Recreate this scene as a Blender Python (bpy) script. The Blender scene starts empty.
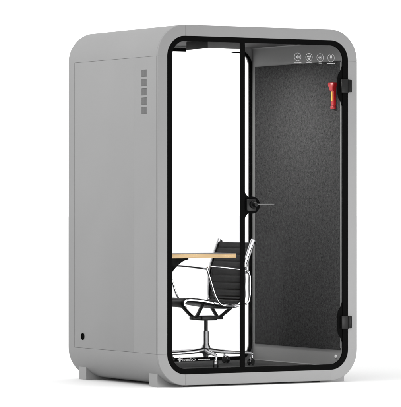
import bpy, bmesh, math, random
from mathutils import Vector, Matrix
random.seed(7)
sc = bpy.context.scene
col = sc.collection
PI = math.pi
W, D, H = 1.442, 1.162, 2.2          # body width, depth, height (m); front plane is y = 0
ZO = 0.011                           # the feet lift the body this far off the floor
R = 0.194                            # outer corner radius of the shell
SH = 0.066                           # width of the ring and frame border
SI = 0.0628                          # wall thickness of the shell; its inside corners are nearly square

# ------------------------------------------------------------------ materials
def mat(name, base, rough=0.5, metal=0.0, spec=0.5, noise=None, bump=None, coat=0.0):
    m = bpy.data.materials.new(name); m.use_nodes = True
    nt = m.node_tree; b = nt.nodes['Principled BSDF']
    b.inputs['Base Color'].default_value = (*base, 1)
    b.inputs['Roughness'].default_value = rough
    b.inputs['Metallic'].default_value = metal
    b.inputs['Specular IOR Level'].default_value = spec
    b.inputs['Coat Weight'].default_value = coat
    tc = nt.nodes.new('ShaderNodeTexCoord')
    if noise:                        # (scale xyz, amount, detail)
        mp = nt.nodes.new('ShaderNodeMapping'); mp.inputs['Scale'].default_value = noise[0]
        n = nt.nodes.new('ShaderNodeTexNoise'); n.inputs['Scale'].default_value = 1; n.inputs['Detail'].default_value = noise[2]
        r = nt.nodes.new('ShaderNodeMapRange'); r.inputs['From Min'].default_value = .25; r.inputs['From Max'].default_value = .75
        r.inputs['To Min'].default_value = 1 - noise[1]; r.inputs['To Max'].default_value = 1 + noise[1]
        mx = nt.nodes.new('ShaderNodeMix'); mx.data_type = 'RGBA'; mx.blend_type = 'MULTIPLY'; mx.inputs[0].default_value = 1
        mx.inputs[6].default_value = (*base, 1)
        nt.links.new(tc.outputs['Object'], mp.inputs[0]); nt.links.new(mp.outputs[0], n.inputs[0])
        nt.links.new(n.outputs[0], r.inputs[0]); nt.links.new(r.outputs[0], mx.inputs[7])
        nt.links.new(mx.outputs[2], b.inputs['Base Color'])
    if bump:                         # (scale, strength, distance)
        n2 = nt.nodes.new('ShaderNodeTexNoise'); n2.inputs['Scale'].default_value = bump[0]; n2.inputs['Detail'].default_value = 3
        bp = nt.nodes.new('ShaderNodeBump'); bp.inputs['Strength'].default_value = bump[1]; bp.inputs['Distance'].default_value = bump[2]
        nt.links.new(tc.outputs['Object'], n2.inputs[0]); nt.links.new(n2.outputs[0], bp.inputs['Height'])
        nt.links.new(bp.outputs[0], b.inputs['Normal'])
    return m

M = {}
M['grey'] = mat('grey_paint', (.217, .217, .217), .5, spec=.22, noise=((3, 3, 3), .02, 2), bump=(900, .05, .0005))
M['vent'] = mat('vent_grey', (.128, .128, .128), .6, spec=.2)
M['slot'] = mat('vent_slot', (.125, .125, .125), .7, spec=.2)
M['foot'] = mat('foot_grey', (.25, .25, .25), .55, spec=.3)
M['black'] = mat('black_frame', (.0040, .0040, .0040), .55, spec=0)
M['blackm'] = mat('black_hardware', (.008, .008, .008), .42, spec=.15)
M['gloss'] = mat('black_gloss', (.004, .004, .004), .4, spec=.12)
M['lining'] = mat('lining_grey', (.235, .235, .235), .55, spec=.3, noise=((4, 4, 4), .03, 3))
M['ceil'] = mat('ceiling_grey', (.05, .05, .05), .6, spec=.3)
M['unit'] = mat('ceiling_unit_grey', (.075, .075, .075), .6, spec=.2)
M['carpet'] = mat('dark_carpet', (.06, .06, .06), .95, spec=.1, noise=((260, 260, 260), .45, 3), bump=(500, .6, .003))
M['chrome'] = mat('polished_aluminium', (.53, .53, .54), .12, 1.0)
M['alu'] = mat('cast_aluminium', (.40, .40, .41), .24, 1.0)
M['leather'] = mat('black_leather', (.0042, .0042, .0044), .45, spec=.10, bump=(700, .25, .0006))
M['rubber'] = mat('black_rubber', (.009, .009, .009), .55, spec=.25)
M['top'] = mat('desk_laminate', (.075, .072, .07), .5, spec=.3)
M['red'] = mat('red_plastic', (.37, .005, .008), .38, spec=.5)
M['darkred'] = mat('dark_red_plastic', (.30, .006, .01), .4)
M['yellow'] = mat('yellow_label', (.62, .36, .025), .5)
M['white'] = mat('white_print', (.31, .31, .31), .6)
M['cap'] = mat('white_plastic', (.80, .80, .80), .4)
M['rod'] = mat('steel_rod', (.075, .075, .075), .4, .4)
M['pale'] = mat('pale_grey', (.26, .26, .26), .4)
M['floor'] = mat('studio_white', (.80, .80, .80), .7, spec=.1)

def felt():
    m = mat('dark_felt', (.030, .030, .031), .97, spec=.05)
    nt = m.node_tree; b = nt.nodes['Principled BSDF']
    tc = nt.nodes.new('ShaderNodeTexCoord')
    def nz(scale, det):
        mp = nt.nodes.new('ShaderNodeMapping'); mp.inputs['Scale'].default_value = scale
        n = nt.nodes.new('ShaderNodeTexNoise'); n.inputs['Scale'].default_value = 1; n.inputs['Detail'].default_value = det
        nt.links.new(tc.outputs['Object'], mp.inputs[0]); nt.links.new(mp.outputs[0], n.inputs[0]); return n
    a = nz((190, 190, 210), 4); c = nz((55, 55, 60), 4); e = nz((420, 420, 460), 2)
    s1 = nt.nodes.new('ShaderNodeMath'); s1.operation = 'ADD'
    s2 = nt.nodes.new('ShaderNodeMath'); s2.operation = 'ADD'
    nt.links.new(a.outputs[0], s1.inputs[0]); nt.links.new(c.outputs[0], s1.inputs[1])
    nt.links.new(s1.outputs[0], s2.inputs[0]); nt.links.new(e.outputs[0], s2.inputs[1])
    r = nt.nodes.new('ShaderNodeValToRGB')
    el = r.color_ramp.elements
    el[0].position = 0.36; el[0].color = (.016, .016, .016, 1)
    el[1].position = 0.66; el[1].color = (.078, .078, .079, 1)
    dv = nt.nodes.new('ShaderNodeMath'); dv.operation = 'DIVIDE'; dv.inputs[1].default_value = 3
    nt.links.new(s2.outputs[0], dv.inputs[0]); nt.links.new(dv.outputs[0], r.inputs[0])
    nt.links.new(r.outputs[0], b.inputs['Base Color'])
    bp = nt.nodes.new('ShaderNodeBump'); bp.inputs['Strength'].default_value = .5; bp.inputs['Distance'].default_value = .003
    nt.links.new(dv.outputs[0], bp.inputs['Height']); nt.links.new(bp.outputs[0], b.inputs['Normal'])
    return m
M['felt'] = felt()

def wood():
    m = mat('light_wood', (.60, .42, .22), .5, spec=.3)
    nt = m.node_tree; b = nt.nodes['Principled BSDF']
    tc = nt.nodes.new('ShaderNodeTexCoord'); mp = nt.nodes.new('ShaderNodeMapping'); mp.inputs['Scale'].default_value = (5, 60, 190)
    n = nt.nodes.new('ShaderNodeTexNoise'); n.inputs['Scale'].default_value = 1; n.inputs['Detail'].default_value = 5
    r = nt.nodes.new('ShaderNodeValToRGB')
    r.color_ramp.elements[0].position = .32; r.color_ramp.elements[0].color = (.40, .265, .125, 1)
    r.color_ramp.elements[1].position = .62; r.color_ramp.elements[1].color = (.52, .365, .185, 1)
    nt.links.new(tc.outputs['Object'], mp.inputs[0]); nt.links.new(mp.outputs[0], n.inputs[0])
    nt.links.new(n.outputs[0], r.inputs[0]); nt.links.new(r.outputs[0], b.inputs['Base Color'])
    return m
M['wood'] = wood()

def glass():
    m = bpy.data.materials.new('clear_glass'); m.use_nodes = True
    nt = m.node_tree; nt.nodes.clear()
    o = nt.nodes.new('ShaderNodeOutputMaterial'); mix = nt.nodes.new('ShaderNodeMixShader')
    t = nt.nodes.new('ShaderNodeBsdfTransparent'); t.inputs[0].default_value = (.995, .995, .995, 1)
    g = nt.nodes.new('ShaderNodeBsdfGlossy'); g.inputs['Roughness'].default_value = .02
    lw = nt.nodes.new('ShaderNodeLayerWeight'); lw.inputs['Blend'].default_value = .12
    mu = nt.nodes.new('ShaderNodeMath'); mu.operation = 'MULTIPLY'; mu.inputs[1].default_value = .045
    nt.links.new(lw.outputs['Fresnel'], mu.inputs[0]); nt.links.new(mu.outputs[0], mix.inputs[0])
    nt.links.new(t.outputs[0], mix.inputs[1]); nt.links.new(g.outputs[0], mix.inputs[2]); nt.links.new(mix.outputs[0], o.inputs[0])
    return m
M['glass'] = glass()

def emit(name, c, s):
    m = bpy.data.materials.new(name); m.use_nodes = True
    b = m.node_tree.nodes['Principled BSDF']
    b.inputs['Base Color'].default_value = (.8, .8, .8, 1)
    b.inputs['Emission Color'].default_value = (*c, 1); b.inputs['Emission Strength'].default_value = s
    return m
M['rim'] = emit('glowing_acrylic', (1, .99, .97), 1.4)
M['lamp'] = emit('light_diffuser', (1, .99, .97), 135.0)

# ------------------------------------------------------------------ helpers
def thing(name, label, cat, loc):
    o = bpy.data.objects.new(name, None); col.objects.link(o)
    o.location = loc; o['label'] = label; o['category'] = cat
    return o

def world_loc(o):
    v = Vector((0, 0, 0))
    while o: v += o.location; o = o.parent
    return v

def obj(name, bm, m, parent=None, smooth=35, z=ZO, label=None):
    """link bm (scene coordinates above the pod's base) as one mesh object under parent"""
    bmesh.ops.recalc_face_normals(bm, faces=bm.faces)
    bmesh.ops.translate(bm, verts=bm.verts, vec=(0, 0, z))
    lo = Vector((min(v.co.x for v in bm.verts), min(v.co.y for v in bm.verts), min(v.co.z for v in bm.verts)))
    hi = Vector((max(v.co.x for v in bm.verts), max(v.co.y for v in bm.verts), max(v.co.z for v in bm.verts)))
    c = (lo + hi) / 2
    bmesh.ops.translate(bm, verts=bm.verts, vec=-c)
    me = bpy.data.meshes.new(name); bm.to_mesh(me); bm.free()
    for s in (m if isinstance(m, (list, tuple)) else [m]): me.materials.append(s)
    if smooth:
        for p in me.polygons: p.use_smooth = True
        me.set_sharp_from_angle(angle=math.radians(smooth))
    o = bpy.data.objects.new(name, me); col.objects.link(o)
    if parent:
        o.parent = parent; o.location = c - world_loc(parent)
    else: o.location = c
    if label: o['label'] = label
    return o

def box(bm, x0, x1, y0, y1, z0, z1, bev=0, seg=2, mi=0):
    vs = bmesh.ops.create_cube(bm, size=1)['verts']
    for v in vs: v.co = Vector(((x0 + x1) / 2 + v.co.x * (x1 - x0), (y0 + y1) / 2 + v.co.y * (y1 - y0), (z0 + z1) / 2 + v.co.z * (z1 - z0)))
    fs = set(f for v in vs for f in v.link_faces)
    for f in fs: f.material_index = mi
    if bev:
        es = list(set(e for v in vs for e in v.link_edges))
        r = bmesh.ops.bevel(bm, geom=es, offset=bev, segments=seg, profile=.5, affect='EDGES')
        for f in r['faces']: f.material_index = mi
    return bm

def rr(x0, x1, z0, z1, r, n=16):
    """rounded rectangle in XZ, counter-clockwise, 4*(n+1) points"""
    pts = []
    for cx, cz, a0 in ((x1 - r, z1 - r, 0), (x0 + r, z1 - r, 90), (x0 + r, z0 + r, 180), (x1 - r, z0 + r, 270)):
        for i in range(n + 1):
            a = math.radians(a0 + 90 * i / n)
            pts.append((cx + r * math.cos(a), cz + r * math.sin(a)))
    return pts

def bridge(bm, A, B, close=True, mi=0):
    n = len(A)
    for i in range(n if close else n - 1):
        j = (i + 1) % n
        try:
            f = bm.faces.new((A[i], A[j], B[j], B[i])); f.material_index = mi
        except ValueError: pass

def loop(bm, pts, y): return [bm.verts.new((x, y, z)) for x, z in pts]

def ring(bm, outer, inner, y0, y1, ch=0.0, inset=None, back=True):
    """a closed frame between two XZ loops from y0 to y1; ch chamfers the outer front edge"""
    a = loop(bm, outer, y1); c = loop(bm, inner, y1)
    d = loop(bm, inner, y0)
    if ch and inset:
        b1 = loop(bm, outer, y0 + ch); b = loop(bm, inset, y0)
        bridge(bm, a, b1); bridge(bm, b1, b)
    else:
        b = loop(bm, outer, y0); bridge(bm, a, b)
    bridge(bm, b, d); bridge(bm, d, c)
    if back: bridge(bm, c, a)

def prism(bm, pts, y0, y1):
    a = loop(bm, pts, y0); b = loop(bm, pts, y1)
    bm.faces.new(a); bm.faces.new(list(reversed(b))); bridge(bm, a, b)

def prism_z(bm, pts, z0, z1):
    a = [bm.verts.new((x, y, z0)) for x, y in pts]; b = [bm.verts.new((x, y, z1)) for x, y in pts]
    bm.faces.new(a); bm.faces.new(list(reversed(b))); bridge(bm, a, b)

def cyl(bm, p0, p1, r0, r1=None, n=24, cap=True):
    r1 = r0 if r1 is None else r1
    p0, p1 = Vector(p0), Vector(p1); d = (p1 - p0).normalized()
    u = d.orthogonal().normalized(); v = d.cross(u)
    A = [bm.verts.new(p0 + r0 * (u * math.cos(2 * PI * i / n) + v * math.sin(2 * PI * i / n))) for i in range(n)]
    B = [bm.verts.new(p1 + r1 * (u * math.cos(2 * PI * i / n) + v * math.sin(2 * PI * i / n))) for i in range(n)]
    bridge(bm, A, B)
    if cap: bm.faces.new(list(reversed(A))); bm.faces.new(B)

def lathe(bm, prof, origin, axis, n=32):
    """prof: list of (radius, distance along axis)"""
    o = Vector(origin); d = Vector(axis).normalized(); u = d.orthogonal().normalized(); v = d.cross(u)
    prev = None
    for r, h in prof:
        if r < 1e-6: cur = [bm.verts.new(o + d * h)]
        else: cur = [bm.verts.new(o + d * h + r * (u * math.cos(2 * PI * i / n) + v * math.sin(2 * PI * i / n))) for i in range(n)]
        if prev:
            if len(prev) == 1 and len(cur) > 1:
                for i in range(n): bm.faces.new((prev[0], cur[i], cur[(i + 1) % n]))
            elif len(cur) == 1 and len(prev) > 1:
                for i in range(n): bm.faces.new((prev[(i + 1) % n], prev[i], cur[0]))
            else: bridge(bm, prev, cur)
        prev = cur

def spline(P, k=10, closed=False):
    P = [Vector(p) for p in P]; n = len(P); out = []
    rng = range(n) if closed else range(n - 1)
    for i in rng:
        p1, p2 = P[i], P[(i + 1) % n]
        p0 = P[(i - 1) % n] if (closed or i) else p1 * 2 - p2
        p3 = P[(i + 2) % n] if (closed or i < n - 2) else p2 * 2 - p1
        for j in range(k):
            t = j / k
            out.append(.5 * ((2 * p1) + (p2 - p0) * t + (2 * p0 - 5 * p1 + 4 * p2 - p3) * t * t + (3 * p1 - p0 - 3 * p2 + p3) * t ** 3))
    if not closed: out.append(P[-1])
    return out

def sweep(bm, path, prof, side=Vector((0, 1, 0)), closed=False, scale=None):
    """sweep the profile (a = along side, b = across the path) along the path"""
    n = len(path); rings = []
    for i, p in enumerate(path):
        t = (path[(i + 1) % n] - path[i - 1]) if closed else (path[min(i + 1, n - 1)] - path[max(i - 1, 0)])
        t.normalize()
        s = (side - t * side.dot(t)).normalized(); b = t.cross(s)
        k = scale(i / (n - 1)) if scale else 1
        rings.append([bm.verts.new(p + s * a * k + b * c * k) for a, c in prof])
    for i in range(n if closed else n - 1): bridge(bm, rings[i], rings[(i + 1) % n])
    if not closed: bm.faces.new(list(reversed(rings[0]))); bm.faces.new(rings[-1])

def oval(a, b, n=14): return [(a * math.cos(2 * PI * i / n), b * math.sin(2 * PI * i / n)) for i in range(n)]
def rrp(a, b, r, n=3):
    return rr(-a, a, -b, b, r, n)

def text_mesh(s, size, y, x, z, depth=.0004, stretch=1.0):
    cu = bpy.data.curves.new('lettering', 'FONT'); cu.body = s; cu.size = size; cu.extrude = depth
    to = bpy.data.objects.new('lettering', cu); col.objects.link(to)
    bpy.context.view_layer.update()
    me = bpy.data.meshes.new_from_object(to.evaluated_get(bpy.context.evaluated_depsgraph_get()))
    bm = bmesh.new(); bm.from_mesh(me)
    bpy.data.objects.remove(to); bpy.data.meshes.remove(me); bpy.data.curves.remove(cu)
    for v in bm.verts: v.co = Vector((x + v.co.x * stretch, y - v.co.z, z + v.co.y))
    return bm

# ------------------------------------------------------------------ floor
bm = bmesh.new()
n = 24
gv = [[bm.verts.new((W / 2 + 250 * (i / n * 2 - 1) ** 3, D / 2 + 250 * (j / n * 2 - 1) ** 3, 0)) for j in range(n + 1)] for i in range(n + 1)]
for i in range(n):
    for j in range(n): bm.faces.new((gv[i][j], gv[i + 1][j], gv[i + 1][j + 1], gv[i][j + 1]))
fl = obj('floor', bm, M['floor'], z=0, smooth=0); fl['kind'] = 'structure'

# ------------------------------------------------------------------ office pod
pod = thing('office_pod', 'grey office phone booth with rounded corners, black framed glass front and dark felt inside', 'phone booth', (W / 2, D / 2, 0))
OUT = rr(0, W, 0, H, R); INN = rr(SI, W - SI, SI, H - SI, .02)
# the notched section behind the side panels
def notch(d):
    pts = []
    for x, z in OUT:
        pts.append((x, z))
    out = []
    n4 = len(OUT) // 4
    # right straight is between the last point of corner 4 and the first of corner 1; left between corners 2 and 3
    out += [(W - d, R), (W - d, H - R)] + OUT[0:2 * n4] + [(d, H - R), (d, R)] + OUT[2 * n4:4 * n4]
    inn = [(W - SI, R), (W - SI, H - R)] + INN[0:2 * n4] + [(SI, H - R), (SI, R)] + INN[2 * n4:4 * n4]
    return out, inn
Y1, YF = 1.0785, .0135
bm = bmesh.new()
no, ni = notch(.009)
a = loop(bm, no, YF); b = loop(bm, no, Y1); c = loop(bm, ni, Y1); d_ = loop(bm, ni, YF)
bridge(bm, a, b); bridge(bm, d_, c); bridge(bm, a, d_)
for q in range(0): pass
a2 = loop(bm, OUT, Y1); b2 = loop(bm, OUT, D - .003); b3 = loop(bm, rr(.003, W - .003, .003, H - .003, R - .003), D)
c2 = loop(bm, INN, D); d2 = loop(bm, INN, Y1)
bridge(bm, a2, b2); bridge(bm, b2, b3); bridge(bm, b3, c2); bridge(bm, c2, d2); bridge(bm, d2, a2)
obj('shell', bm, M['grey'], pod)
# grey front ring, a slim plate with softened outer edge; split into corner and straight pieces by hairline joints
bm = bmesh.new()
n4 = 17
g = .0007
def ring_piece(po, pi, pin):
    """open ring piece from matching lists of outer, inner and chamfered outer points"""
    L = []
    for pts, y in ((po, .0125), (po, .0025), (pin, .0), (pi, .0), (pi, .0125)):
        L.append(loop(bm, pts, y))
    for k in range(4): bridge(bm, L[k], L[k + 1], close=False)
    bridge(bm, L[4], L[0], close=False)
    for e in (0, -1): bm.faces.new([l[e] for l in L])
ri = SH + .0008
INr = rr(ri, W - ri, ri, H - ri, R - ri); CHr = rr(.0025, W - .0025, .0025, H - .0025, R - .0025)
for k in range(4): ring_piece(OUT[k * n4:(k + 1) * n4], INr[k * n4:(k + 1) * n4], CHr[k * n4:(k + 1) * n4])
def seg(pa, pb, axis):
    if axis == 'x': s = g if pb[0] > pa[0] else -g; return [(pa[0] + s, pa[1]), (pb[0] - s, pb[1])]
    s = g if pb[1] > pa[1] else -g; return [(pa[0], pa[1] + s), (pb[0], pb[1] - s)]
for k, ax in ((0, 'x'), (1, 'z'), (2, 'x'), (3, 'z')):
    i0, i1 = (k + 1) * n4 - 1, ((k + 1) % 4) * n4
    ring_piece(seg(OUT[i0], OUT[i1], ax), seg(INr[i0], INr[i1], ax), seg(CHr[i0], CHr[i1], ax))
obj('front_ring', bm, M['grey'], pod, smooth=30)

# side panels (flush, with hairline seams); the narrow left one carries the vents
ZP0, ZP1 = R + .0012, H - R - .0012
def side_panel(x0, x1, y0, y1):
    bm = bmesh.new(); box(bm, x0, x1, y0, y1, ZP0, ZP1, .0012, 2)
    return obj('side_panel', bm, M['grey'], pod, smooth=30)
big = side_panel(0, .0085, .2972, Y1 - .0028)
side_panel(W - .0085, W, .2972, Y1 - .0028); side_panel(W - .0085, W, YF + .001, .2945)
VZ = [(1.928 - .0568 * k - .0435, 1.928 - .0568 * k) for k in range(5)]
bm = bmesh.new()
ys = [YF + .001, .131, .200, .2945]
zs = [ZP0]
for z0, z1 in reversed(VZ): zs += [z0, z1]
zs.append(ZP1)
G = [[bm.verts.new((0, y, z)) for z in zs] for y in ys]
for i in range(3):
    for j in range(len(zs) - 1):
        if i == 1 and j % 2 == 1: continue
        bm.faces.new((G[i][j], G[i + 1][j], G[i + 1][j + 1], G[i][j + 1]))
ext = bmesh.ops.extrude_face_region(bm, geom=list(bm.faces))
bmesh.ops.translate(bm, verts=[v for v in ext['geom'] if isinstance(v, bmesh.types.BMVert)], vec=(.0085, 0, 0))
narrow = obj('side_panel', bm, M['grey'], pod, smooth=30, label='narrow grey side panel with a column of five vents')
for z0, z1 in VZ:
    bm = bmesh.new()
    box(bm, .0055, .0084, .1316, .1994, z0 + .0006, z1 - .0006, mi=1)
    for k in range(9):
        y = .1365 + k * .0072
        box(bm, .0026, .0054, y - .0029, y + .0029, z0 + .002, z1 - .002)
    box(bm, .0020, .0054, .1316, .1338, z0 + .0006, z1 - .0006); box(bm, .0020, .0054, .1972, .1994, z0 + .0006, z1 - .0006)
    box(bm, .0020, .0054, .1340, .1970, z0 + .0006, z0 + .0018); box(bm, .0020, .0054, .1340, .1970, z1 - .0018, z1 - .0006)
    obj('vent', bm, [M['vent'], M['slot']], narrow, smooth=0)
# cable grommet low on the side
bm = bmesh.new()
lathe(bm, [(0, .0008), (.0145, .0008), (.0145, .0030), (.0175, .0042), (.0215, .0030), (.0225, .0002)], (0, .966, .267), (-1, 0, 0), 32)
gm = obj('cable_grommet', bm, M['black'], big)
# feet
for x0, x1 in ((.045, .225), (W - .225, W - .045)):
    for y0, y1 in ((.081, .187), (1.005, 1.102)):
        n = 12; zs_ = []
        bm = bmesh.new()
        prof = []
        left = x0 < W / 2
        for i in range(n + 1):
            x = x0 + (x1 - x0) * i / n
            dx = x if left else W - x
            zz = R - math.sqrt(max(0, R * R - (R - min(dx, R)) ** 2)) + .003
            prof.append((x, zz))
        pts = [(x0, -ZO), (x1, -ZO)] + list(reversed(prof))
        prism(bm, pts, y0, y1)
        obj('foot', bm, M['foot'], pod, smooth=25)

# black frame round the glass front
FO = rr(ri + .0006, W - ri - .0006, ri + .0006, H - ri - .0006, R - ri)
FI = rr(.103, W - .103, .101, H - .0985, .093)
bm = bmesh.new(); ring(bm, FO, FI, .0022, .0143)
obj('window_frame', bm, M['black'], pod)
bm = bmesh.new(); box(bm, .5880, .6212, .0035, .0143, .1012, H - .0988, .002)
obj('mullion', bm, M['black'], pod)
# fixed pane on the left, with the small white lettering
n4 = 17
def half_pane(x0, x1, left):
    z0, z1, r = .101, H - .0985, .092
    full = rr(.1032, W - .1032, z0 + .0002, z1 - .0002, r)
    if left: pts = full[n4:3 * n4] + [(x1, z0 + .0002), (x1, z1 - .0002)]
    else: pts = full[3 * n4:] + full[:n4] + [(x0, z1 - .0002), (x0, z0 + .0002)]
    return pts
bm = bmesh.new(); prism(bm, half_pane(0, .5877, True), .015, .023)
pane = obj('window_pane', bm, M['glass'], pod)
YL = .0146
bm = text_mesh('soundbox', .031, YL, .179, .1480, stretch=.80)
obj('lettering', bm, M['white'], pane, smooth=0, label='small white lettering')
bm = bmesh.new()
cx, cz = .163, .159
for k in range(4):
    a = k * PI / 2
    lathe(bm, [(0, -.0004), (.0062, -.0004), (.0062, .0003), (0, .0003)], (cx + .0085 * math.cos(a), YL, cz + .0085 * math.sin(a)), (0, 1, 0), 14)
lathe(bm, [(0, -.0004), (.0036, -.0004), (.0036, .0003), (0, .0003)], (cx, YL, cz), (0, 1, 0), 12)
obj('emblem', bm, M['white'], pane, smooth=0)
bm = bmesh.new()
x = .292
for w in (.012, .009, .014, .007, .011, .013, .008):
    box(bm, x, x + w, YL - .0004, YL + .0003, .1525, .1580); x += w + .0016
obj('tagline', bm, M['white'], pane, smooth=0)

# glass door
bm = bmesh.new(); prism(bm, half_pane(.6215, 0, False), .015, .023)
door = obj('door', bm, M['glass'], pod)
bm = bmesh.new(); box(bm, 1.3360, 1.3384, .0234, .0290, .20, 2.00)
obj('edge_strip', bm, M['pale'], door)  # thin pale grey strip along the hinge side of the door glass
# hinges: black ear printed on the glass, clamp plate and a knuckle on the ring
for zc in (1.848, .363):
    bm = bmesh.new()
    pts = [(1.3386, zc + .125), (1.3335, zc + .118), (1.327, zc + .098), (1.316, zc + .084), (1.3065, zc + .070), (1.3035, zc + .05), (1.3035, zc - .05),
           (1.3065, zc - .070), (1.316, zc - .084), (1.327, zc - .098), (1.3335, zc - .118), (1.3386, zc - .125)]
    prism(bm, pts, .0105, .0145)
    hg = obj('hinge', bm, M['black'], door, smooth=60)
    bm = bmesh.new(); box(bm, 1.3225, 1.3735, -.012, .0100, zc - .0415, zc + .0415, .0025)
    obj('clamp', bm, M['blackm'], hg)
    bm = bmesh.new(); box(bm, 1.3745, 1.3945, -.016, -.0006, zc - .0385, zc + .0385, .003)
    cyl(bm, (1.3745, -.010, zc - .038), (1.3745, -.010, zc + .038), .006)
    obj('knuckle', bm, M['gloss'], hg)
# lock: black rose blending into the mullion, square housing, round hub and a slim lever
bm = bmesh.new()
zc, xc, rl = 1.1, .680, .053
pts = [(.6217, zc + .088), (.6245, zc + .082), (.630, zc + .070), (.640, zc + .058), (.652, zc + .0505)]
for i in range(17):
    a = math.radians(100 - 200 * i / 16); pts.append((xc + rl * math.cos(a), zc + rl * math.sin(a)))
pts += [(.652, zc - .0505), (.640, zc - .058), (.630, zc - .070), (.6245, zc - .082), (.6217, zc - .088)]
prism(bm, pts, .0105, .0145)
lk = obj('lock', bm, M['black'], door, smooth=60)
bm = bmesh.new(); prism(bm, rr(.626, .690, zc - .037, zc + .037, .010, 5), -.014, .0100)
bmesh.ops.bevel(bm, geom=[e for e in bm.edges if all(abs(v.co.y + .014) < 1e-5 for v in e.verts)], offset=.002, segments=2, affect='EDGES', profile=.5)
obj('lock_case', bm, M['blackm'], lk)
bm = bmesh.new()
lathe(bm, [(.024, -.0135), (.024, -.024), (.021, -.028), (.015, -.030), (.013, -.052), (.0115, -.055), (0, -.055)], (.668, 0, zc + .002), (0, 1, 0), 36)
lathe(bm, [(0, -.0562), (.0048, -.0562), (.0048, -.0545)], (.668, 0, zc + .002), (0, 1, 0), 20)
hd = obj('handle', bm, M['gloss'], lk)
bm = bmesh.new(); sweep(bm, [Vector((.660, -.047, zc + .003)), Vector((.700, -.047, zc + .003)), Vector((.785, -.047, zc + .003)), Vector((.800, -.045, zc + .003))], rrp(.0045, .0042, .0015))
obj('lever', bm, M['rod'], lk)

# pictograms printed on the door glass
YI = .0146
def ring2(bm, cx, cz, r0, r1, n=40):
    A, B, C_, D_ = [], [], [], []
    for i in range(n):
        a = 2 * PI * i / n
        A.append(bm.verts.new((cx + r1 * math.cos(a), YI - .0004, cz + r1 * math.sin(a)))); B.append(bm.verts.new((cx + r0 * math.cos(a), YI - .0004, cz + r0 * math.sin(a))))
        C_.append(bm.verts.new((cx + r1 * math.cos(a), YI + .0003, cz + r1 * math.sin(a)))); D_.append(bm.verts.new((cx + r0 * math.cos(a), YI + .0003, cz + r0 * math.sin(a))))
    bridge(bm, A, B); bridge(bm, B, D_); bridge(bm, D_, C_); bridge(bm, C_, A)
def bar(bm, x0, z0, x1, z1, w):
    d = Vector((x1 - x0, z1 - z0)).normalized() * w / 2; nx, nz = -d.y, d.x
    prism(bm, [(x0 + nx, z0 + nz), (x1 + nx, z1 + nz), (x1 - nx, z1 - nz), (x0 - nx, z0 - nz)], YI - .0004, YI + .0003)
for k, (cx, kind) in enumerate(((1.010, 'sound'), (1.094, 'fan'), (1.176, 'sun'), (1.257, 'plug'))):
    cz = 2.0235; bm = bmesh.new(); ring2(bm, cx, cz, .0232, .0255)
    if kind == 'sound':
        prism(bm, [(cx - .013, cz - .0045), (cx - .008, cz - .0045), (cx - .001, cz - .0115), (cx - .001, cz + .0115), (cx - .008, cz + .0045), (cx - .013, cz + .0045)], YI - .0004, YI + .0003)
        for r in (.008, .013):
            P = [(cx + .001 + r * math.cos(math.radians(t)), cz + r * math.sin(math.radians(t))) for t in range(-45, 46, 15)]
            for p, q in zip(P, P[1:]): bar(bm, *p, *q, .0018)
    if kind == 'fan':
        for t in (30, 150, 270):
            a = math.radians(t); x, z = cx + .0095 * math.cos(a), cz + .0095 * math.sin(a)
            prism(bm, [(x + (.0078 * math.cos(i * PI / 8)) * math.cos(a + .5) - (.0056 * math.sin(i * PI / 8)) * math.sin(a + .5), z + (.0078 * math.cos(i * PI / 8)) * math.sin(a + .5) + (.0056 * math.sin(i * PI / 8)) * math.cos(a + .5)) for i in range(16)], YI - .0004, YI + .0003)
    if kind == 'sun':
        prism(bm, [(cx + .006 * math.cos(i * PI / 8), cz + .006 * math.sin(i * PI / 8)) for i in range(16)], YI - .0004, YI + .0003)
        for i in range(8):
            a = i * PI / 4; bar(bm, cx + .0085 * math.cos(a), cz + .0085 * math.sin(a), cx + .0145 * math.cos(a), cz + .0145 * math.sin(a), .002)
    if kind == 'plug':
        prism(bm, [(cx + .0085 * math.cos(i * PI / 10), cz + .004 + .0085 * math.sin(i * PI / 10)) for i in range(20)], YI - .0004, YI + .0003)
        bar(bm, cx, cz - .004, cx, cz - .016, .0045)
        bar(bm, cx - .005, cz + .011, cx - .005, cz + .017, .0022); bar(bm, cx + .005, cz + .011, cx + .005, cz + .017, .0022)
    ws = {'sound': (.016, .012, .02), 'fan': (.017, .017), 'sun': (.022,), 'plug': (.012, .03, .010)}[kind]
    x = cx - (sum(ws) + .003 * (len(ws) - 1)) / 2
    for w in ws: box(bm, x, x + w, YI - .0004, YI + .0003, 1.9873, 1.9910); x += w + .003
    obj('pictogram', bm, M['white'], door, smooth=0, label={'sound': 'white round pictogram of a loudspeaker', 'fan': 'white round pictogram of a three bladed fan', 'sun': 'white round pictogram of a shining sun', 'plug': 'white round pictogram of a plug'}[kind])

# inside: lining, ceiling, carpet, felt panels, rear window
XL, XR, ZF, ZC = .100, 1.342, .076, 2.135
bm = bmesh.new()
LO = rr(SI + .0008, W - SI - .0008, SI + .0004, H - SI - .0004, .018)
ring(bm, LO, rr(XL, XR, ZF, ZC + .001, .012), .0150, 1.1093)
obj('inner_wall', bm, M['lining'], pod)
bm = bmesh.new(); box(bm, XL + .012, XR - .012, .016, 1.109, ZC - .003, ZC - .0002, .001)
ce = obj('ceiling', bm, M['ceil'], pod)
bm = bmesh.new(); box(bm, XL + .002, XR - .002, .0165, 1.1085, ZF + .0005, ZF + .005, .001)
obj('carpet', bm, M['carpet'], pod)
for x0, x1 in ((XR - .007, XR - .0003), (XL + .0003, XL + .007)):
    bm = bmesh.new(); box(bm, x0, x1, .029, 1.070, .188, 2.008, .002)
    obj('felt_panel', bm, M['felt'], pod)
bm = bmesh.new()
lathe(bm, [(.0115, 0), (.0115, .003), (.009, .005), (0, .0055)], (XR - .0002, .090, .145), (-1, 0, 0), 24)
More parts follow.
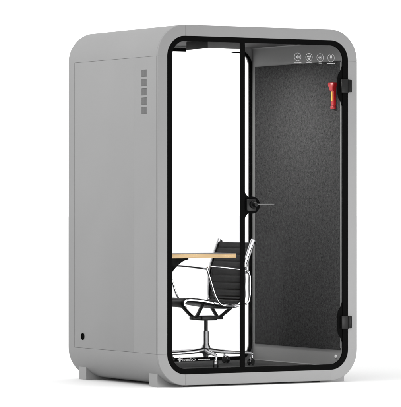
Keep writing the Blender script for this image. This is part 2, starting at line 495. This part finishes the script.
obj('screw_cap', bm, M['cap'], pod)
bm = bmesh.new()
ring(bm, rr(SI + .0012, W - SI - .0012, SI + .0012, H - SI - .0012, .018), rr(.112, 1.330, .092, 2.109, .088), 1.1215, 1.150)
obj('rear_wall', bm, M['lining'], pod)
bm = bmesh.new()
ring(bm, rr(XL + .0006, XR - .0006, ZF + .0065, 2.119, .105), rr(.122, 1.320, .106, 2.099, .078), 1.1098, 1.121)
rw = obj('rear_frame', bm, M['black'], pod)
bm = bmesh.new(); prism(bm, rr(.1222, 1.3198, .1062, 2.0988, .0778), 1.1125, 1.1185)
obj('rear_pane', bm, M['glass'], rw)
# ceiling unit with fan grille and lamp underneath
bm = bmesh.new(); box(bm, .545, .800, .33, .60, 2.080, ZC - .0034, .003)
cu = obj('ceiling_unit', bm, M['unit'], ce)
bm = bmesh.new(); prism_z(bm, [(.557, .342), (.788, .342), (.788, .588), (.557, .588)], 2.0785, 2.0797)
lp = obj('lamp', bm, M['lamp'], cu, smooth=0)
bm = bmesh.new()
def sq(x0, x1, y0, y1, z): return [bm.verts.new((x, y, z)) for x, y in ((x0, y0), (x1, y0), (x1, y1), (x0, y1))]
a = sq(.546, .799, .331, .599, 2.0797); b = sq(.546, .799, .331, .599, 2.0660); c = sq(.552, .793, .337, .593, 2.0660); d_ = sq(.552, .793, .337, .593, 2.0797)
bridge(bm, a, b); bridge(bm, b, c); bridge(bm, c, d_); bridge(bm, d_, a)
obj('diffuser_rim', bm, M['rim'], cu, smooth=0)

# ------------------------------------------------------------------ desk
desk = thing('wall_desk', 'narrow light wood wall desk with dark top on a curved black bracket inside the booth', 'desk', (.107, .40, .56 + ZO))
DY0, DY1 = .17, .40
bm = bmesh.new(); box(bm, .1075, .656, DY0, DY1, .7725, .7985, .0012)
obj('desktop', bm, M['wood'], desk)
bm = bmesh.new(); box(bm, .1075, .656, DY0 + .0005, DY1 - .0005, .7987, .8007, .0004)
obj('top_sheet', bm, M['top'], desk)
curve = spline([(.334, 0, .764), (.305, 0, .757), (.268, 0, .735), (.222, 0, .690), (.180, 0, .630), (.140, 0, .565), (.110, 0, .53)], 5)
for y in (.205, .36):
    bm = bmesh.new(); prism(bm, [(.1075, .7721), (.334, .7721)] + [(p.x, p.z) for p in curve] + [(.1075, .53)], y, y + .022)
    obj('bracket', bm, M['black'], desk, smooth=40)

# ------------------------------------------------------------------ emergency hammer
hm = thing('hammer', 'red emergency hammer with yellow strip hanging on the dark felt wall', 'hammer', (1.334, .105, 1.68 + ZO))
xw = XR - .0072
hy = .093
bm = bmesh.new()
prof = [(.0140, 1.727), (.0155, 1.735), (.0160, 1.780), (.0172, 1.815), (.0160, 1.8195)]
rings = []
for w, z in prof:
    rings.append([bm.verts.new((xw - .0015 - a, hy + b, z)) for a, b in ((.0, -w), (.016, -w), (.020, -w * .7), (.020, w * .7), (.016, w), (.0, w))])
for a, b in zip(rings, rings[1:]): bridge(bm, a, b)
bm.faces.new(rings[0]); bm.faces.new(list(reversed(rings[-1])))
obj('hammer_handle', bm, M['red'], hm)
bm = bmesh.new()
hp = [(hy - .0165, 1.820), (hy + .0165, 1.820), (hy + .030, 1.846), (hy + .040, 1.853), (hy + .0415, 1.866), (hy + .036, 1.873), (hy - .020, 1.873), (hy - .0245, 1.868), (hy - .0245, 1.852), (hy - .020, 1.845)]
ha = [bm.verts.new((xw - .0012, y, z)) for y, z in hp]; hb = [bm.verts.new((xw - .0245, y, z)) for y, z in hp]
hc = [bm.verts.new((xw - .0285, hy + .006 + (y - hy - .006) * .82, 1.8485 + (z - 1.8485) * .82)) for y, z in hp]
bridge(bm, ha, hb); bridge(bm, hb, hc); bm.faces.new(ha); bm.faces.new(list(reversed(hc)))
lathe(bm, [(.006, .038), (.0055, .046), (.0015, .054), (0, .054)], (xw - .0135, hy, 1.8600), (0, 1, 0), 16)
obj('hammer_head', bm, M['red'], hm)
bm = bmesh.new(); box(bm, xw - .0225, xw - .0008, hy - .0165, hy + .0165, 1.705, 1.7265, .003)
box(bm, xw - .0225, xw - .0010, hy - .0125, hy - .0005, 1.7268, 1.735, .001)
obj('holder', bm, M['darkred'], hm)
bm = bmesh.new(); box(bm, xw - .0224, xw - .0217, hy - .0075, hy + .0075, 1.757, 1.815)
obj('label_strip', bm, M['yellow'], hm, smooth=0)

# ------------------------------------------------------------------ office chair (faces the left wall)
CX, CY, CZ = .722, .655, ZF + .0052
chair = thing('office_chair', 'black ribbed leather swivel chair with polished armrests on a five star base', 'office chair', (CX, CY, CZ + ZO))
# side profile of the sling (x, z): from the front roll under the desk to the top of the back
PROF = [(0.4632, 0.462), (0.447, 0.474), (0.447, 0.492), (0.4699, 0.503), (0.5415, 0.5), (0.637, 0.486), (0.7325, 0.469), (0.8041, 0.461), (0.854, 0.476), (0.878, 0.52), (0.881, 0.6), (0.89, 0.69), (0.918, 0.775), (0.953, 0.862)]
P = spline([(x, 0, z) for x, z in PROF], 14)
# arc length
S = [0]
for a, b in zip(P, P[1:]): S.append(S[-1] + (b - a).length)
def sling(lo, hi):
    bm = bmesh.new(); rings = []
    rib = .0455; hw = .2
    idx = [i for i, s in enumerate(S) if lo <= s <= hi]
    # resample finely so the stitched channels are crisp
    samples = []
    s = lo
    while s <= hi: samples.append(s); s += rib / 9
    def at(s):
        for i in range(len(S) - 1):
            if S[i] <= s <= S[i + 1]:
                t = (s - S[i]) / (S[i + 1] - S[i]); return P[i].lerp(P[i + 1], t), (P[i + 1] - P[i]).normalized()
        return P[-1], (P[-1] - P[-2]).normalized()
    for s in samples:
        p, t = at(s); nrm = Vector((t.z, 0, -t.x))
        k = abs(math.sin(PI * s / rib)); th = .0085 + .0065 * min(1, k * 1.6) ** .8
        edge = min(1, (s - lo) / .008 + .35, (hi - s) / .008 + .35); th *= edge
        cols = []
        ysamp = [-hw, -hw + .006, -hw + .02, -hw * .5, 0, hw * .5, hw - .02, hw - .006, hw]
        pf = [.45, .82, 1, 1.06, 1.08, 1.06, 1, .82, .45]
        sag = lambda y: .006 * (1 - (y / hw) ** 2)
        up = [bm.verts.new(p + Vector((0, CY + y, 0)) - nrm * (th * f) + nrm * sag(y)) for y, f in zip(ysamp, pf)]
        dn = [bm.verts.new(p + Vector((0, CY + y, 0)) + nrm * (th * f) + nrm * sag(y)) for y, f in zip(ysamp, pf)]
        rings.append(up + dn[::-1])
    for a, b in zip(rings, rings[1:]): bridge(bm, a, b)
    bm.faces.new(rings[0]); bm.faces.new(list(reversed(rings[-1])))
    return bm
# split at the bend
sb = min(range(len(P)), key=lambda i: (P[i] - Vector((.866, 0, .494))).length)
obj('seat', sling(0, S[sb] - .002), M['leather'], chair, smooth=50)
obj('backrest', sling(S[sb] + .002, S[-1]), M['leather'], chair, smooth=50)
# polished side rails follow the sling and curl at the ends
for sgn in (-1, 1):
    bm = bmesh.new()
    path = [Vector((q.x, CY + sgn * .2085, q.z)) for q in P]
    shift = []
    top = path[-1]; path += [top + Vector((.006, 0, .012))]
    for i in range(1, len(path) - 1):
        k = i / (len(path) - 1); t = (path[i + 1] - path[i - 1]).normalized()
        shift.append(Vector((t.z, 0, -t.x)) * -.010 * min(1, max(0, (k - .62) / .12)))
    shift = [shift[0]] + shift + [shift[-1]]
    path = [p_ + q_ for p_, q_ in zip(path, shift)]
    sweep(bm, path, rrp(.0065, .0120, .003), scale=lambda t: .48 if t < .5 else .48 + .82 * min(1, (t - .5) / .2))
    rail = obj('side_rail', bm, M['chrome'], chair)
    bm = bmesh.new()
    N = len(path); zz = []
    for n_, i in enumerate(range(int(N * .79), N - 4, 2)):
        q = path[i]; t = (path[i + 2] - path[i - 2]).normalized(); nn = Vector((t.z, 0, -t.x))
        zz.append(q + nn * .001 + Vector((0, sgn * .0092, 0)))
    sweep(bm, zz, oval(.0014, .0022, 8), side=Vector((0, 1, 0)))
    obj('rail_strip', bm, M['rubber'], rail)  # thin dark strip down the upper part of the rail
    bm = bmesh.new(); cyl(bm, top + Vector((.012, sgn * .004, -.002)), top + Vector((.012, sgn * .020, -.002)), .0075)
    obj('end_cap', bm, M['rubber'], rail)
# armrests: closed polished loops
ARM = [(0.593, 0.708), (0.627, 0.7125), (0.727, 0.704), (0.827, 0.692), (0.872, 0.684), (0.895, 0.66), (0.9, 0.6), (0.895, 0.515), (0.872, 0.476), (0.787, 0.464), (0.717, 0.466), (0.677, 0.482), (0.645, 0.53), (0.619, 0.6), (0.593, 0.675), (0.586, 0.697)]
for sgn in (-1, 1):
    bm = bmesh.new(); y = CY + sgn * .248
    sweep(bm, spline([(x, y, z) for x, z in ARM], 8, True), oval(.0085, .0062), closed=True)
    for x, z in ((.893, .672), (.792, .4635)):
        cyl(bm, (x, CY + sgn * .212, z), (x, y, z), .008)
    obj('armrest', bm, M['chrome'], chair)
# antler spreaders under the seat
for x0, x1 in ((.638, .612), (.815, .838)):
    for sgn in (-1, 1):
        bm = bmesh.new()
        sweep(bm, spline([(x0, CY + sgn * .012, .384), ((x0 * 2 + x1) / 3, CY + sgn * .062, .412), (x1, CY + sgn * .150, .464 if x1 > .7 else .476)], 6), rrp(.010, .0075, .003), side=Vector((1, 0, 0)))
        obj('spreader', bm, M['blackm'], chair)
bm = bmesh.new(); box(bm, .612, .838, CY - .024, CY + .024, .372, .392, .005)
box(bm, .672, .785, CY - .038, CY + .038, .366, .396, .006)
obj('tilt_mechanism', bm, M['blackm'], chair)
bm = bmesh.new(); cyl(bm, (CX, CY, .295), (CX, CY, .367), .0115)
obj('gas_lift', bm, M['rubber'], chair)
bm = bmesh.new()
lathe(bm, [(0, .300), (.0165, .300), (.0178, .297), (.0178, .222), (.021, .212), (.028, .198), (.031, .180), (.028, .160), (.018, .150), (.015, .132), (0, .132)], (CX, CY, 0), (0, 0, 1), 32)
obj('column', bm, M['alu'], chair)
yaw = .5266
for k, deg in enumerate((6, 78, 150, 222, 294)):
    # angle measured from the picture's right, turning towards the viewer
    a = math.radians(deg)
    rv = Vector((math.cos(yaw), -math.sin(yaw), 0)); tv = Vector((-math.sin(yaw), -math.cos(yaw), 0))
    dr = rv * math.cos(a) + tv * math.sin(a); sd = Vector((0, 0, 1)).cross(dr)
    o = Vector((CX, CY, 0))
    bm = bmesh.new()
    st = [(.012, .196, .034, .021), (.045, .188, .028, .019), (.10, .180, .024, .0155), (.18, .174, .020, .012), (.26, .170, .017, .0105), (.292, .167, .0155, .0105), (.303, .160, .013, .010)]
    rings = []
    for r, zt, zd, hw in st:
        c = o + dr * r
        rings.append([bm.verts.new(c + sd * u + Vector((0, 0, zt - v))) for u, v in ((-hw * .35, 0), (hw * .35, 0), (hw * .85, zd * .3), (hw, zd * .75), (hw * .8, zd), (-hw * .8, zd), (-hw, zd * .75), (-hw * .85, zd * .3))])
    for p, q in zip(rings, rings[1:]): bridge(bm, p, q)
    bm.faces.new(rings[0]); bm.faces.new(list(reversed(rings[-1])))
    bmesh.ops.subdivide_edges(bm, edges=[], cuts=1)
    leg = obj('base_leg', bm, M['alu'], chair, smooth=60)
    # caster: stem, polished hood and twin black wheels, each swivelled a little differently
    sw = a + (1.9, .25, 1.2, .2, 2.0)[k]
    wd = rv * math.cos(sw) + tv * math.sin(sw); ax = Vector((0, 0, 1)).cross(wd)
    c = o + dr * .294
    wc = c + wd * .014 + Vector((0, 0, CZ + .0225))
    bm = bmesh.new()
    cyl(bm, c + Vector((0, 0, .128)), c + Vector((0, 0, .152)), .0065)
    hood = []
    for i in range(13):
        t = math.radians(-10 + 190 * i / 12)
        hood.append(wc + wd * .0265 * -math.cos(t) + Vector((0, 0, .0265 * math.sin(t))))
    sweep(bm, hood, rrp(.0070, .0014, .0006), side=ax)
    box_c = wc + Vector((0, 0, .0262)) - wd * .012
    cyl(bm, box_c, c + Vector((0, 0, .130)), .0085)
    cs = obj('caster', bm, M['chrome'], chair)
    for s in (-1, 1):
        bm = bmesh.new()
        lathe(bm, [(0, -.005), (.016, -.005), (.0208, -.0042), (.0225, -.002), (.0225, .002), (.0208, .0042), (.015, .005), (.013, .0035), (0, .0035)], wc + ax * s * .0130, ax * s, 28)
        obj('wheel', bm, M['rubber'], cs)

# ------------------------------------------------------------------ camera
cam = bpy.data.cameras.new('camera'); co = bpy.data.objects.new('camera', cam); col.objects.link(co)
u0, d0 = -.2603, 18.8181
co.location = (-u0 * math.cos(yaw) - d0 * math.sin(yaw), u0 * math.sin(yaw) - d0 * math.cos(yaw), 1.1 + ZO)
co.rotation_euler = (PI / 2, 0, -yaw)
cam.sensor_fit = 'HORIZONTAL'; cam.sensor_width = 36; cam.lens = 3101.2 / 401 * 36
cam.shift_y = (205.06 - 203.5) / 401
cam.clip_end = 2000
sc.camera = co

# ------------------------------------------------------------------ light: a white studio world with added fill lamps
w = bpy.data.worlds.new('World'); sc.world = w; w.use_nodes = True
bg = w.node_tree.nodes['Background']; bg.inputs[0].default_value = (1, 1, 1, 1); bg.inputs[1].default_value = 1.28
def area(name, loc, target, size, energy, color=(1, 1, 1)):
    l = bpy.data.lights.new(name, 'AREA'); l.shape = 'SQUARE'; l.size = size; l.energy = energy; l.color = color
    o = bpy.data.objects.new(name, l); col.objects.link(o); o.location = loc
    o.rotation_euler = (Vector(target) - Vector(loc)).to_track_quat('-Z', 'Y').to_euler()
    return o
area('left_fill', (-3.2, .2, 3.4), (0, .5, 1.9), 1.6, 85)  # added lamp, brightens the upper part of the left side
area('low_fill', (1.95, -2.8, .30), (1.0, 0, .1), 1.2, 80)  # added lamp out of view, lifts the lower part of the front ring
sc.view_settings.view_transform = 'Standard'; sc.view_settings.look = 'None'
sc.view_settings.exposure = 0; sc.view_settings.gamma = 1
sc.cycles.max_bounces = 10; sc.cycles.transparent_max_bounces = 16
sc.cycles.use_denoising = True
sc.cycles.caustics_reflective = False; sc.cycles.caustics_refractive = False
sc.cycles.sample_clamp_indirect = 4
